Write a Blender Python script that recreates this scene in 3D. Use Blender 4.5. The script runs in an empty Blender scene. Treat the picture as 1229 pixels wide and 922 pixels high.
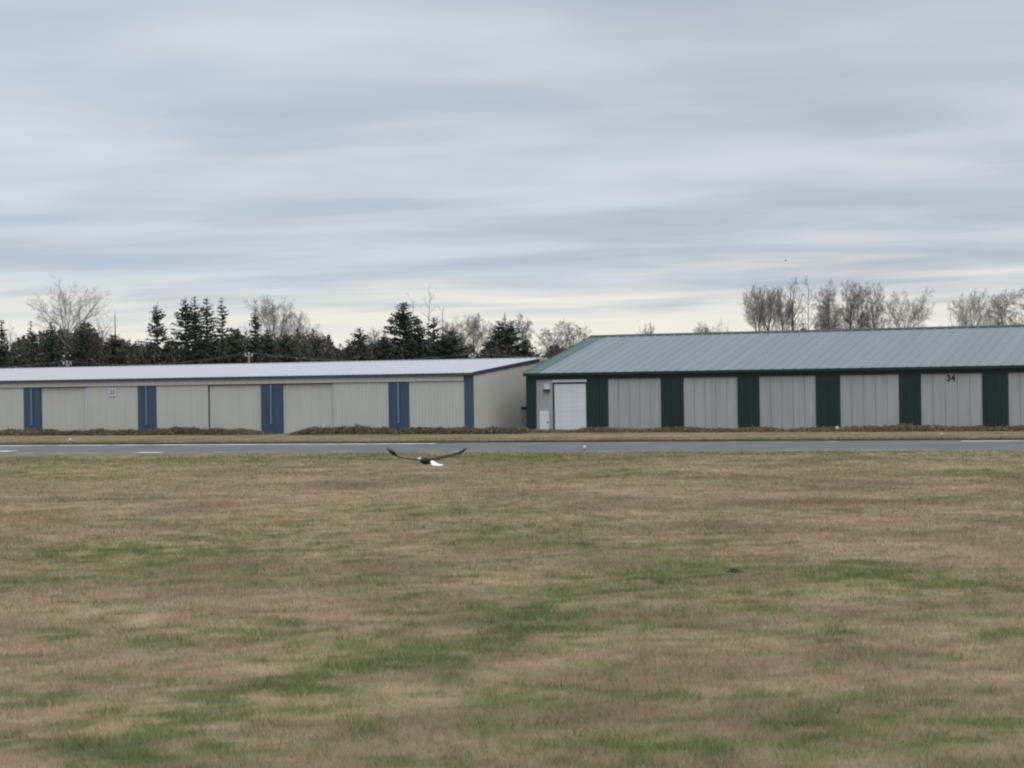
import bpy, math, random
import numpy as np
from mathutils import Vector, Matrix, noise as mnoise

random.seed(7)
rng = np.random.default_rng(11)
S = bpy.context.scene
COL = S.collection
R = math.radians

# ------------------------------------------------------------------ camera model
F = 2376.0            # focal length in photo pixels (photo 1229 x 922)
EYE = 4.7             # eye height, m
ROLL = 0.0145
CR, SR = math.cos(ROLL), math.sin(ROLL)
TH = math.atan(0.44)  # hangar rows run at this angle to the picture plane
ST, CT = math.sin(TH), math.cos(TH)

def uv(x, y):
    u, v = x - 614.5, 461.0 - y
    return u * CR + v * SR, -u * SR + v * CR
def at(x, y, Y):
    U, V = uv(x, y)
    return Vector((U * Y / F, Y, EYE + V * Y / F))
def ground(x, y, z=0.0):
    U, V = uv(x, y)
    Y = (EYE - z) * F / (-V)
    return Vector((U * Y / F, Y, z))
def on_wall(x, y, D):
    U, V = uv(x, y)
    Y = D / (U / F * ST + CT)
    return Vector((U * Y / F, Y, EYE + V * Y / F))

# ------------------------------------------------------------------ object helpers
def tag(o, label=None, cat=None, group=None, kind=None):
    if label: o['label'] = label
    if cat: o['category'] = cat
    if group: o['group'] = group
    if kind: o['kind'] = kind
    return o
def empty(name, loc, rz=0.0):
    o = bpy.data.objects.new(name, None); COL.objects.link(o)
    o.location = loc; o.rotation_euler = (0, 0, rz); o.empty_display_size = 0.3
    return o
class MB:
    def __init__(s): s.v = []; s.f = []
    def box(s, x0, x1, y0, y1, z0, z1):
        b = len(s.v)
        s.v += [(x0,y0,z0),(x1,y0,z0),(x1,y1,z0),(x0,y1,z0),(x0,y0,z1),(x1,y0,z1),(x1,y1,z1),(x0,y1,z1)]
        for q in ((0,3,2,1),(4,5,6,7),(0,1,5,4),(1,2,6,5),(2,3,7,6),(3,0,4,7)):
            s.f.append(tuple(b+i for i in q))
        return s
    def prism(s, poly, fn0, fn1):
        n = len(poly); b = len(s.v)
        s.v += [fn0(p) for p in poly] + [fn1(p) for p in poly]
        s.f.append(tuple(b+i for i in range(n))[::-1]); s.f.append(tuple(b+n+i for i in range(n)))
        for i in range(n):
            j = (i+1) % n
            s.f.append((b+i, b+j, b+n+j, b+n+i))
        return s
    def tube(s, pts, rad, n=6, cap=True):
        pts = [Vector(p) for p in pts]; b0 = len(s.v)
        for i, p in enumerate(pts):
            d = (pts[min(i+1, len(pts)-1)] - pts[max(i-1, 0)]).normalized()
            a = d.cross(Vector((0,0,1)) if abs(d.z) < .9 else Vector((1,0,0))).normalized(); c = d.cross(a)
            for k in range(n):
                t = 2*math.pi*k/n
                s.v.append(tuple(p + (a*math.cos(t) + c*math.sin(t))*rad[i]))
        for i in range(len(pts)-1):
            for k in range(n):
                a = b0+i*n+k; c = b0+i*n+(k+1) % n
                s.f.append((a, c, c+n, a+n))
        if cap:
            s.f.append(tuple(b0+k for k in range(n))[::-1])
            s.f.append(tuple(b0+(len(pts)-1)*n+k for k in range(n)))
        return s
    def lathe(s, prof, n=14):
        return s.tube([(0,0,z) for r, z in prof], [max(r,1e-4) for r, z in prof], n)
    def ribbed(s, fn, s0, s1, t0, t1, pitch, depth, th=0.03, duty=.45, ramp=.12):
        """ribbed sheet: fn(s, t, h) -> point; ribs run along t, stand out by +h"""
        prof = [(s0, 0.0)]; p = s0
        n = max(1, round((s1-s0)/pitch)); pitch = (s1-s0)/n
        for i in range(n):
            a = s0 + i*pitch
            w = duty*pitch; r = ramp*pitch; m = (pitch-w)/2
            for q, h in ((m-r,0),(m,depth),(m+w,depth),(m+w+r,0)):
                prof.append((a+q, h))
        prof.append((s1, 0.0)); m = len(prof); b = len(s.v)
        for t in (t0, t1):
            s.v += [tuple(fn(q, t, h)) for q, h in prof]
            s.v += [tuple(fn(q, t, -th)) for q in (s0, s1)]
        k = m+2
        for i in range(m-1):
            s.f.append((b+i, b+i+1, b+k+i+1, b+k+i))
        s.f.append((b+m+1, b+m, b+k+m, b+k+m+1))
        s.f.append((b+m, b, b+k, b+k+m)); s.f.append((b+m-1, b+m+1, b+k+m+1, b+k+m-1))
        s.f.append(tuple(b+i for i in range(m))[::-1] + (b+m, b+m+1))
        s.f.append(tuple(b+k+i for i in range(m)) + (b+k+m+1, b+k+m))
        return s
    def build(s, name, mat, parent=None, loc=None, smooth=False):
        me = bpy.data.meshes.new(name); me.from_pydata(s.v, [], s.f); me.update()
        if mat: me.materials.append(mat)
        if smooth: me.polygons.foreach_set('use_smooth', [True]*len(me.polygons))
        o = bpy.data.objects.new(name, me); COL.objects.link(o)
        if parent: o.parent = parent
        if loc is not None: o.location = loc
        return o
def np_mesh(name, V, Fc, mat, parent=None, attrs=None, loc=None):
    """V (n,3), Fc (m,k) numpy arrays"""
    V = np.asarray(V, dtype=np.float32); Fc = np.asarray(Fc, dtype=np.int32); k = Fc.shape[1]
    me = bpy.data.meshes.new(name)
    me.vertices.add(len(V)); me.vertices.foreach_set('co', V.ravel())
    me.loops.add(Fc.size); me.loops.foreach_set('vertex_index', Fc.ravel())
    me.polygons.add(len(Fc)); me.polygons.foreach_set('loop_start', np.arange(len(Fc), dtype=np.int32)*k)
    me.polygons.foreach_set('loop_total', np.full(len(Fc), k, dtype=np.int32))
    me.update(calc_edges=True); me.validate()
    for an, arr in (attrs or {}).items():
        a = me.attributes.new(an, 'FLOAT', 'POINT'); a.data.foreach_set('value', np.asarray(arr, dtype=np.float32))
    if mat: me.materials.append(mat)
    o = bpy.data.objects.new(name, me); COL.objects.link(o)
    if parent: o.parent = parent
    if loc is not None: o.location = loc
    return o

# ------------------------------------------------------------------ materials
def new_mat(name):
    m = bpy.data.materials.new(name); m.use_nodes = True
    nt = m.node_tree; nt.nodes.clear()
    out = nt.nodes.new('ShaderNodeOutputMaterial'); b = nt.nodes.new('ShaderNodeBsdfPrincipled')
    nt.links.new(b.outputs[0], out.inputs[0])
    return m, nt, b
def N(nt, t, **kw):
    n = nt.nodes.new(t)
    for k, v in kw.items(): setattr(n, k, v)
    return n
def mixc(nt, fac, a, b, blend='MIX'):
    n = N(nt, 'ShaderNodeMix', data_type='RGBA', blend_type=blend)
    for i, v in ((0, fac), (6, a), (7, b)):
        if hasattr(v, 'is_linked') or hasattr(v, 'links'): nt.links.new(v, n.inputs[i])
        elif i == 0: n.inputs[0].default_value = v
        else: n.inputs[i].default_value = (*v, 1) if len(v) == 3 else v
    return n.outputs[2]
def noise_fac(nt, scale, detail=3, lo=.35, hi=.65, stretch=(1,1,1), dist=0.0):
    tc = N(nt, 'ShaderNodeTexCoord'); mp = N(nt, 'ShaderNodeMapping'); mp.inputs['Scale'].default_value = stretch
    nt.links.new(tc.outputs['Object'], mp.inputs[0])
    n = N(nt, 'ShaderNodeTexNoise'); n.inputs['Scale'].default_value = scale; n.inputs['Detail'].default_value = detail
    n.inputs['Distortion'].default_value = dist
    nt.links.new(mp.outputs[0], n.inputs[0])
    mr = N(nt, 'ShaderNodeMapRange'); mr.inputs[1].default_value = lo; mr.inputs[2].default_value = hi
    nt.links.new(n.outputs[0], mr.inputs[0])
    return mr.outputs[0]
def metal_paint(name, col, rough=.5, metallic=0.0, dirt=.12, sheet=0.0, spec=.5):
    """weathered sheet metal: soft stains, vertical rain streaks, sheet-to-sheet tone changes"""
    m, nt, b = new_mat(name)
    dk = tuple(c*(1-dirt*1.6) for c in col); lt = tuple(min(1, c*(1+dirt*.6)) for c in col)
    f1 = noise_fac(nt, .5, 4, .3, .7)
    f2 = noise_fac(nt, 1.0, 3, .35, .7, (2.6, 2.6, .16))
    c = mixc(nt, f1, col, lt)
    mu = N(nt, 'ShaderNodeMath', operation='MULTIPLY'); nt.links.new(f2, mu.inputs[0]); mu.inputs[1].default_value = .75
    c = mixc(nt, mu.outputs[0], c, dk)
    if sheet:
        tc = N(nt, 'ShaderNodeTexCoord'); sp = N(nt, 'ShaderNodeSeparateXYZ'); nt.links.new(tc.outputs['Object'], sp.inputs[0])
        d = N(nt, 'ShaderNodeMath', operation='DIVIDE'); nt.links.new(sp.outputs[0], d.inputs[0]); d.inputs[1].default_value = sheet
        fl = N(nt, 'ShaderNodeMath', operation='FLOOR'); nt.links.new(d.outputs[0], fl.inputs[0])
        wn = N(nt, 'ShaderNodeTexWhiteNoise', noise_dimensions='1D'); nt.links.new(fl.outputs[0], wn.inputs['W'])
        mr = N(nt, 'ShaderNodeMapRange'); nt.links.new(wn.outputs[0], mr.inputs[0]); mr.inputs[3].default_value = .94; mr.inputs[4].default_value = 1.03
        c = mixc(nt, 1.0, c, mr.outputs[0], 'MULTIPLY')
    nt.links.new(c, b.inputs['Base Color'])
    b.inputs['Roughness'].default_value = rough; b.inputs['Metallic'].default_value = metallic
    b.inputs['Specular IOR Level'].default_value = spec
    return m
def plain(name, col, rough=.7, var=.15, scale=3.0):
    m, nt, b = new_mat(name)
    f = noise_fac(nt, scale, 3)
    nt.links.new(mixc(nt, f, tuple(c*(1-var) for c in col), tuple(c*(1+var) for c in col)), b.inputs['Base Color'])
    b.inputs['Roughness'].default_value = rough
    return m
def ramp_attr(name, attr, stops, rough=.85, spec=.15, two=True):
    m, nt, b = new_mat(name)
    a = N(nt, 'ShaderNodeAttribute', attribute_name=attr)
    cr = N(nt, 'ShaderNodeValToRGB'); el = cr.color_ramp.elements
    while len(el) < len(stops): el.new(.5)
    for e, (p, c) in zip(el, stops): e.position = p; e.color = (*c, 1)
    nt.links.new(a.outputs['Fac'], cr.inputs[0]); nt.links.new(cr.outputs[0], b.inputs['Base Color'])
    b.inputs['Roughness'].default_value = rough; b.inputs['Specular IOR Level'].default_value = spec
    return m

M = {}
M['beige'] = metal_paint('beige_sheet_metal', (.435,.418,.375), .6, dirt=.05, spec=.25)
M['white_roof'] = metal_paint('white_roof_metal', (.425,.42,.425), .6, dirt=.05, spec=.3)
M['ridge'] = metal_paint('ridge_cap_green', (.040,.062,.058), .55, dirt=.1, spec=.3)
M['navy'] = metal_paint('navy_trim', (.030,.040,.060), .5, dirt=.15)
M['blue'] = metal_paint('blue_sheet_metal', (.043,.074,.118), .55, dirt=.12, spec=.3)
M['pale_blue'] = metal_paint('pale_blue_pipe', (.11,.17,.235), .45, dirt=.08)
M['door_blue'] = metal_paint('blue_grey_door', (.30,.36,.42), .5, dirt=.1)
M['green'] = metal_paint('dark_green_sheet_metal', (.009,.026,.0215), .5, dirt=.2, spec=.3)
M['verge_green'] = metal_paint('pale_green_flashing', (.070,.112,.105), .55, dirt=.1, spec=.3)
M['galv'] = metal_paint('galvanised_sheet', (.325,.325,.31), .55, metallic=.1, dirt=.10, sheet=1.12)
M['roof_grey'] = metal_paint('blue_grey_roof_metal', (.182,.199,.212), .55, dirt=.08, sheet=1.0, spec=.3)
M['white'] = metal_paint('white_door_paint', (.56,.565,.58), .5, dirt=.05)
M['dark'] = plain('dark_fittings_and_track_shadow', (.02,.02,.022), .8)  # near-black of handles and joint covers; also paints the shadow above the doors
M['black'] = plain('black_lettering', (.008,.008,.01), .6)
M['plate'] = plain('pale_sign_plate', (.46,.50,.53), .5, .05)
M['digit_blue'] = plain('slate_digits', (.15,.19,.23), .6)
M['pole'] = plain('weathered_pole', (.24,.225,.205), .8)
M['insul'] = plain('white_insulator', (.6,.6,.6), .3, .05)
M['wire'] = plain('bare_aluminium_wire', (.30,.30,.30), .5)
M['lamp_white'] = plain('white_glass_globe', (.50,.485,.45), .4, .04)
M['lamp_red'] = plain('faded_red_paint', (.34,.12,.085), .6)
M['lamp_grey'] = plain('grey_base', (.10,.085,.08), .7)
M['bark'] = plain('grey_bark', (.06,.052,.045), .9, .3, 2)
M['twig'] = plain('grey_brown_twigs', (.225,.205,.185), .9, .3, 1)
M['twig_pale'] = plain('pale_brown_twigs', (.20,.175,.14), .9, .25, 1)
M['twig_red'] = plain('reddish_brown_twigs', (.075,.054,.044), .9, .3, 1)
M['conifer_bark'] = plain('dark_bark', (.05,.042,.035), .9, .3, 2)
G3 = lambda c: [(0, tuple(x*.55 for x in c)), (.55, c), (1, tuple(x*1.75 for x in c))]
M['needle'] = ramp_attr('dark_needles', 'rnd', G3((.045,.060,.043)))
M['needle_olive'] = ramp_attr('olive_needles', 'rnd', G3((.062,.066,.043)))
M['needle_blue'] = ramp_attr('bluish_needles', 'rnd', G3((.046,.062,.062)))
M['brush'] = ramp_attr('winter_brush', 'rnd', [(0,(.034,.032,.026)),(.45,(.078,.066,.054)),(.75,(.068,.072,.047)),(1,(.13,.108,.086))])
M['far_needles'] = ramp_attr('far_wood_foliage', 'rnd', [(0,(.030,.042,.036)),(1,(.07,.08,.065))])

# ------------------------------------------------------------------ value noise (numpy) for the turf
def vnoise(x, y, seed=0):
    xi = np.floor(x).astype(np.int64); yi = np.floor(y).astype(np.int64)
    fx = x - xi; fy = y - yi; fx = fx*fx*(3-2*fx); fy = fy*fy*(3-2*fy)
    def h(a, b):
        n = (a*374761393 + b*668265263 + seed*974711) & 0xffffffff
        n = ((n ^ (n >> 13))*1274126177) & 0xffffffff
        return ((n ^ (n >> 16)) & 0xffff)/65535.0
    return (h(xi,yi)*(1-fx)+h(xi+1,yi)*fx)*(1-fy) + (h(xi,yi+1)*(1-fx)+h(xi+1,yi+1)*fx)*fy
def fbm(x, y, sc, oct=4, seed=0):
    t = 0; a = 1; n = 0; f = 1/sc
    for i in range(oct):
        t = t + a*vnoise(x*f + 13.7*i, y*f + 7.1*i, seed+i); n += a; a *= .55; f *= 2.03
    return t/n
def patch(x, y, spec):
    g = 0
    for px, py, rx, ry, am in spec:
        c = ground(px, py); kx = rx*c.y/F; ky = ry*c.y*c.y/(EYE*F)
        d = ((x-c.x)/kx)**2 + ((y-c.y)/ky)**2
        g = g + am*np.exp(-d*1.1)
    return g
GREEN = [(490,790,85,13,.75),(560,776,26,14,.55),(640,735,46,14,.75),(668,716,40,10,.55),(700,706,26,7,.45),(790,692,44,5,.5),(420,800,55,12,.5),
         (230,838,190,14,.6),(60,763,80,5,.6),(210,770,60,4,.4),(300,862,120,8,.5),(120,890,140,14,.6),(230,905,100,10,.45),(1060,688,80,8,.8),(1160,702,70,10,.7),
         (1010,676,70,5,.45),(720,756,110,9,.4),(900,896,120,11,1.0),(1150,868,110,5,.6),(1150,888,50,5,.4),(1210,758,50,12,.5),(905,728,40,5,.5),
         (130,664,150,6,.55),(690,655,200,8,.35),(900,650,120,5,.35),(620,548,900,4.5,.75),(340,548,180,3,.25),(980,551,170,3,.4),(60,549,120,3,.4),(520,612,80,3,.35),
         (800,640,160,5,.35),(400,690,140,5,.3),(520,715,90,6,.4),(160,600,90,2,.3)]
GREEN += [(px, py, 46, 11, .62) for px, py in ((830,684),(785,694),(738,703),(695,713),(655,735),(618,757),(575,772),(522,785),(470,793),(418,804),(366,820),(310,835),(250,850),(180,868))]
BROWN = [(1050,603,200,4,.8),(830,612,160,2.5,.5),(640,612,120,2.5,.4),(90,573,45,1.6,.5),(1110,800,150,26,.45),(950,846,120,14,.45),(700,855,170,16,.4),
         (240,868,70,5,.5),(330,897,80,10,.35),(730,702,30,4,.6),(380,580,400,8,.2),(540,870,90,10,.3)]
def turf(x, y):
    fine = fbm(x, y, .50, 2, 41)
    w = fbm(x, y, 5.5, 4, 3)*.30 + fbm(x, y, 1.3, 3, 21)*.20 + fine*.40 + fbm(x, y, 14, 2, 31)*.10
    base = (w-.485)*4.8 + .12 + .14*np.clip((78-y)/25, 0, 1) + .10*np.clip((45-y)/20, 0, 1)*np.clip((2-x)/8, 0, 1)
    g = np.clip(base*.75 + patch(x, y, GREEN)*np.clip(.15+.7*fbm(x, y, 1.6, 3, 5)+1.9*(fine-.33), 0.05, 1.7), 0, 1)
    b = np.clip((fbm(x, y, 4.0, 4, 50)-.47)*2.2 + .12 + patch(x, y, BROWN)*(.5+fbm(x, y, 2, 3, 61)), 0, 1)
    return g, b*(1-.6*g)
def turf_mat(name, gain):
    m, nt, b = new_mat(name)
    ag = N(nt, 'ShaderNodeAttribute', attribute_name='green'); ab = N(nt, 'ShaderNodeAttribute', attribute_name='brown'); ar = N(nt, 'ShaderNodeAttribute', attribute_name='rnd')
    k = lambda c: tuple(min(.9, v*gain) for v in c)
    dry = mixc(nt, ar.outputs['Fac'], k((.25,.180,.106)), k((.42,.315,.205)))
    c = mixc(nt, ab.outputs['Fac'], dry, k((.190,.134,.080)))
    grn = mixc(nt, ar.outputs['Fac'], k((.074,.092,.032)), k((.16,.18,.066)))
    c = mixc(nt, ag.outputs['Fac'], c, grn)
    f = noise_fac(nt, 3.1, 5, .3, .7)
    c = mixc(nt, f, c, mixc(nt, 1.0, c, (.80,.78,.75), 'MULTIPLY'))
    nt.links.new(c, b.inputs['Base Color']); b.inputs['Roughness'].default_value = .95; b.inputs['Specular IOR Level'].default_value = .08
    return m
M['turf'] = turf_mat('turf_soil_and_thatch', 0.85)
M['blade'] = turf_mat('grass_blades', 1.34)

# ------------------------------------------------------------------ ground
def axis(lo, hi, step, far):
    a = list(np.arange(lo, hi+1e-6, step)); g = step; p = hi
    while p < far: g *= 1.5; p += g; a.append(p)
    g = step; p = lo
    while p > -far: g *= 1.5; p -= g; a.insert(0, p)
    return np.array(a)
gx = axis(-42, 42, .27, 4000); gy = axis(18, 142, .27, 4000)
XX, YY = np.meshgrid(gx, gy)
g0, b0 = turf(XX.ravel(), YY.ravel())
V = np.stack([XX.ravel(), YY.ravel(), np.zeros(XX.size)], 1)
nx, ny = len(gx), len(gy)
ii = (np.arange(ny-1)[:,None]*nx + np.arange(nx-1)[None,:]).ravel()
FQ = np.stack([ii, ii+1, ii+nx+1, ii+nx], 1)
tag(np_mesh('ground', V, FQ, M['turf'], attrs={'green': g0, 'brown': b0, 'rnd': np.clip((fbm(V[:,0], V[:,1], 1.1, 3, 9)-.5)*2+.5,0,1)}), kind='structure')

# runway: two edge lines read off the ground
n0, n1 = ground(0, 545.2), ground(1229, 541.2)
f0, f1 = ground(0, 534.3), ground(1229, 528.2)
rd = ((n1-n0).normalized() + (f1-f0).normalized()).normalized()          # along the runway, towards the right
rn = Vector((-rd.y, rd.x, 0))                                            # across, away from the camera
nm = (n0+n1)/2; fm = (f0+f1)/2; fm = nm + rn*(fm-nm).dot(rn)
RW = (fm-nm).dot(rn)
def rwp(s, a, z=0): return nm + rd*s + rn*a + Vector((0,0,z))
def rsa(p): d = Vector((p[0],p[1],0))-nm; return d.dot(rd), d.dot(rn)
def strip(name, a0, a1, s0, s1, z, mat, step=4.0, jag=0.0):
    mb = MB(); n = int((s1-s0)/step)
    for i in range(n+1):
        s = s0+(s1-s0)*i/n
        j0 = jag*(mnoise.noise((s*.35, 1.3, 0))*1.0+mnoise.noise((s*1.7, 9.3, 0))*.5); j1 = jag*(mnoise.noise((s*.35, 5.3, 0))+mnoise.noise((s*1.7, 3.3, 0))*.5)
        mb.v += [tuple(rwp(s, a0+j0, z)), tuple(rwp(s, a1+j1, z))]
        if i: k = 2*i; mb.f.append((k-2, k, k+1, k-1))
    return tag(mb.build(name, mat), kind='structure')
m, nt, b = new_mat('asphalt')
f1_ = noise_fac(nt, .22, 5, .3, .7); f2_ = noise_fac(nt, 2.0, 5, .35, .65)
c = mixc(nt, f1_, (.092,.086,.083), (.145,.137,.131)); c = mixc(nt, f2_, c, mixc(nt, 1.0, c, (.82,.82,.84), 'MULTIPLY'))
nt.links.new(c, b.inputs['Base Color']); b.inputs['Roughness'].default_value = .75; b.inputs['Specular IOR Level'].default_value = .35
M['asphalt'] = m
def worn_paint(name, lo, hi):
    m, nt, b = new_mat(name)
    f = noise_fac(nt, .45, 5, lo, hi)
    nt.links.new(mixc(nt, f, (.145,.143,.144), (.66,.67,.69)), b.inputs['Base Color']); b.inputs['Roughness'].default_value = .7
    return m
M['paint'] = worn_paint('worn_white_paint', .28, .52); M['paint_faint'] = worn_paint('faded_white_paint', .50, .80)
strip('runway', 0, RW, -260, 260, .006, M['asphalt'], 1.5, .28)
sx = lambda px, py: rsa(ground(px, py))[0]
strip('runway_edge_line', RW-2.6, RW-1.5, sx(-900,531), sx(540,531), .010, M['paint'])
strip('runway_edge_line', RW-2.3, RW-1.5, sx(1150,531), 200, .010, M['paint'])
strip('runway_edge_line', RW-2.1, RW-1.5, sx(560,531), sx(1130,531), .010, M['paint_faint'])
strip('runway_edge_line', 1.4, 2.2, sx(-900,543), 200, .010, M['paint_faint'])
strip('runway_dash', 5.2, 7.2, sx(8,541), sx(27,541), .010, M['paint'], 1)
strip('runway_dash', 1.6, 2.8, sx(178,542.4), sx(206,542.4), .014, M['paint'], 1)

# raised verge beyond the runway: a low cut bank, then flat turf up to and past the hangars
VZ = .18
prof = [(.0,-.03),(.06,.09),(.22,.15),(.8,VZ)] + [(a, VZ) for a in (2,3.5,5,7,9,11,13.5,16,19,23,28,35,45,60,80,110,140)]
ss = np.concatenate([np.arange(-330,-70,6.), np.arange(-70,70,.6), np.arange(70,331,6.)])
VV = []; 
for s in ss:
    j = .25*mnoise.noise((s*.4, 2.2, 0)) + .12*mnoise.noise((s*1.9, 4.2, 0))
    for a, z in prof:
        p = rwp(s, RW + .05 + a + (j if a < 6 else 0), z + (.02*mnoise.noise((s*.8, a, 7)) if z == VZ else 0)); VV.append(p[:])
VV = np.array(VV); k = len(prof); ii = (np.arange(len(ss)-1)[:,None]*k + np.arange(k-1)[None,:]).ravel()
gv, bv = turf(VV[:,0], VV[:,1])
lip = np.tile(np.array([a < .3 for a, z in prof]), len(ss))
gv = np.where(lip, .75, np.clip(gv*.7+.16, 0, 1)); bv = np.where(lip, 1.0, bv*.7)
M['bank'] = plain('shaded_bank_soil', (.045,.040,.026), .95, .3, 2)  # dark soil, with the shade on the bank face painted into its colour
vg = np_mesh('verge', VV, np.stack([ii, ii+k, ii+k+1, ii+1], 1), M['turf'], attrs={'green': gv, 'brown': bv, 'rnd': fbm(VV[:,0], VV[:,1], .7, 2, 9)})
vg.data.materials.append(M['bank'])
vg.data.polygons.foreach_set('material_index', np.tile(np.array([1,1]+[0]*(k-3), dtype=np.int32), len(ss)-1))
tag(vg, kind='structure')

# ------------------------------------------------------------------ grass blades (uncountable)
def blades(name, X, Y, Z0, h, w, gr, br, tone=0.0):
    n = len(X); az = rng.uniform(0, 2*math.pi, n); la = rng.uniform(0, 2*math.pi, n); le = h*rng.uniform(.15, 1.1, n)
    dx = np.cos(az)*w/2; dy = np.sin(az)*w/2
    P = np.empty((n, 3, 3), dtype=np.float32)
    P[:,0] = np.stack([X-dx, Y-dy, Z0-.01], 1); P[:,1] = np.stack([X+dx, Y+dy, Z0-.01], 1)
    P[:,2] = np.stack([X+np.cos(la)*le, Y+np.sin(la)*le, Z0+h], 1)
    rep = lambda a: np.repeat(a, 3)
    r = np.clip(rng.normal(.5, .26, n)+tone, 0, 1)
    return np_mesh(name, P.reshape(-1,3), np.arange(3*n).reshape(-1,3), M['blade'], attrs={'green': rep(gr), 'brown': rep(br), 'rnd': rep(r)})
NB = 820000
t = rng.uniform(0, 1, NB); Z1, Z2 = 20.0, 140.0
Yb = Z1*(Z2/Z1)**t                                   # density falls with 1/distance^2
Xb = rng.uniform(-1, 1, NB)*(Yb*.275+7.0)
sa = (Xb-nm.x)*rd.x+(Yb-nm.y)*rd.y; aa = (Xb-nm.x)*rn.x+(Yb-nm.y)*rn.y
jj = np.array([.10*mnoise.noise((s*.35,1.3,0)) for s in sa[::1]]) if False else 0
keep = aa < rng.normal(-.02, .22, NB)
Xb, Yb = Xb[keep], Yb[keep]
gr, br = turf(Xb, Yb)
gr = np.clip(gr + rng.normal(0, .20, len(gr)), 0, 1)
tone = (fbm(Xb, Yb, .5, 2, 88)-.5)*1.25+(fbm(Xb, Yb, 2.2, 3, 89)-.5)*.9
tuft = np.clip((fbm(Xb, Yb, .35, 2, 78)-.5)*4, 0, 1)
hb = (.035 + .055*rng.random(len(Xb)))*(.7+.7*fbm(Xb, Yb, 1.1, 3, 77))*(1+.8*tuft)*(1+.35*gr)
tag(blades('grass', Xb, Yb, np.zeros(len(Xb)), hb, .0062*(Yb/24)**.95, gr, br, tone),
    'short winter turf, tan with green patches, before the runway', 'grass', kind='stuff')
NV = 60000
sv = rng.uniform(-62, 62, NV); av = RW + .05 + np.abs(rng.normal(0, 1, NV))**1.6*4.5
pv = np.array(nm)[None,:2] + sv[:,None]*np.array(rd)[None,:2] + av[:,None]*np.array(rn)[None,:2]
gr, br = turf(pv[:,0], pv[:,1])
tag(blades('grass', pv[:,0], pv[:,1], np.full(NV, VZ-.02), .05+.09*rng.random(NV), np.full(NV, .045), np.clip(gr*.7+.2+rng.normal(0,.15,NV),0,1), br),
    'tan grass strip between the runway and the weeds', 'grass', kind='stuff')

# ------------------------------------------------------------------ hangars
DL, DR = 166.8, 170.2
def hangar_frame(px, D):
    c = on_wall(px, 490, D); c.z = 0
    def s_of(x, y=488): p = on_wall(x, y, D) - c; return p.x*CT - p.y*ST
    def z_of(x, y): return on_wall(x, y, D).z
    return c, s_of, z_of
front = lambda a: (lambda s, t, h: (s, a-h, t))
GABLE_L = 16.8

# --- left hangar: beige doors, blue columns, white roof
cL, sL, zL = hangar_frame(568.5, DL)
L = empty('hangar', cL, -TH)
tag(L, 'long beige hangar with blue columns and a low white roof', 'hangar')
EV, RZ, DEP, LEN0 = 5.84, 7.27, 33.6, sL(-330)
DT = 5.07
corner_s0 = sL(557.5)
MB().box(LEN0, -.02, .45, DEP, 0, EV-.12).build('inner_wall', M['beige'], L)
# front fascia strip above the doors
MB().ribbed(front(-.12), LEN0, corner_s0, DT, EV-.27, .32, .022).build('fascia', M['beige'], L)
MB().box(LEN0, corner_s0, -.04, .42, DT-.04, DT+.09).build('track_shadow_strip', M['dark'], L)  # dark strip that paints the track shadow along the door tops
cols = [(28.5,48.5),(165.5,187.5),(313.5,338.5),(466.5,491)]
sc = [(sL(a), sL(b)) for a, b in cols]
pit = sc[1][0]-sc[0][0]
extra = [(sc[0][0]-pit*k, sc[0][1]-pit*k) for k in (1, 2)]
allc = sorted(extra+sc)
for (a, b_) in allc:
    cc = MB().ribbed(front(-.02), a, b_, 0, DT-.05, .30, .03, th=.3).build('door_column', M['blue'], L)
    mid = (a+b_)/2+.02
    MB().box(mid-.075, mid+.075, -.20, -.06, 1.15, DT-.10).box(mid-.075, mid+.075, -.32, -.20, 1.15, 1.28).build('downspout', M['pale_blue'], cc)
bays = [(allc[i][1], allc[i+1][0]) for i in range(len(allc)-1)] + [(allc[-1][1], corner_s0)]
seams = {2: sL(104), 3: sL(250.5), 4: sL(399.5)}
doors_left = []
for i, (a, b_) in enumerate(bays):
    pan = [(a, b_, .02)] if i == len(bays)-1 else None
    if pan is None:
        m_ = seams.get(i, (a+b_)/2)
        pan = [(a, m_-.03, .20), (m_, b_, .02)] if i != 3 else [(a, m_-.06, .02), (m_+.03, b_, .14)]
    for (p, q, off) in pan:
        top = DT-.05-(.11 if off > .1 else .02)
        d = MB().ribbed(front(off), p+.02, q-.02, .14, top, .31, .025, th=.05).build('sliding_door', M['beige'], L)
        MB().box(p+.02, q-.02, off-.03, off+.02, top+.002, top+.045).build('top_rail', M['beige'], d)
        doors_left.append(d)
# thin pale edge between the two leaves of the second bay
MB().box(seams[2]-.08, seams[2]+.02, -.06, .015, .14, DT-.2).build('door_edge_strip', M['plate'], L)
# corner post
MB().ribbed(front(-.03), corner_s0+.005, .0, 0, EV-.265, .33, .03, th=.3).build('corner_post', M['blue'], L)
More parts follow.
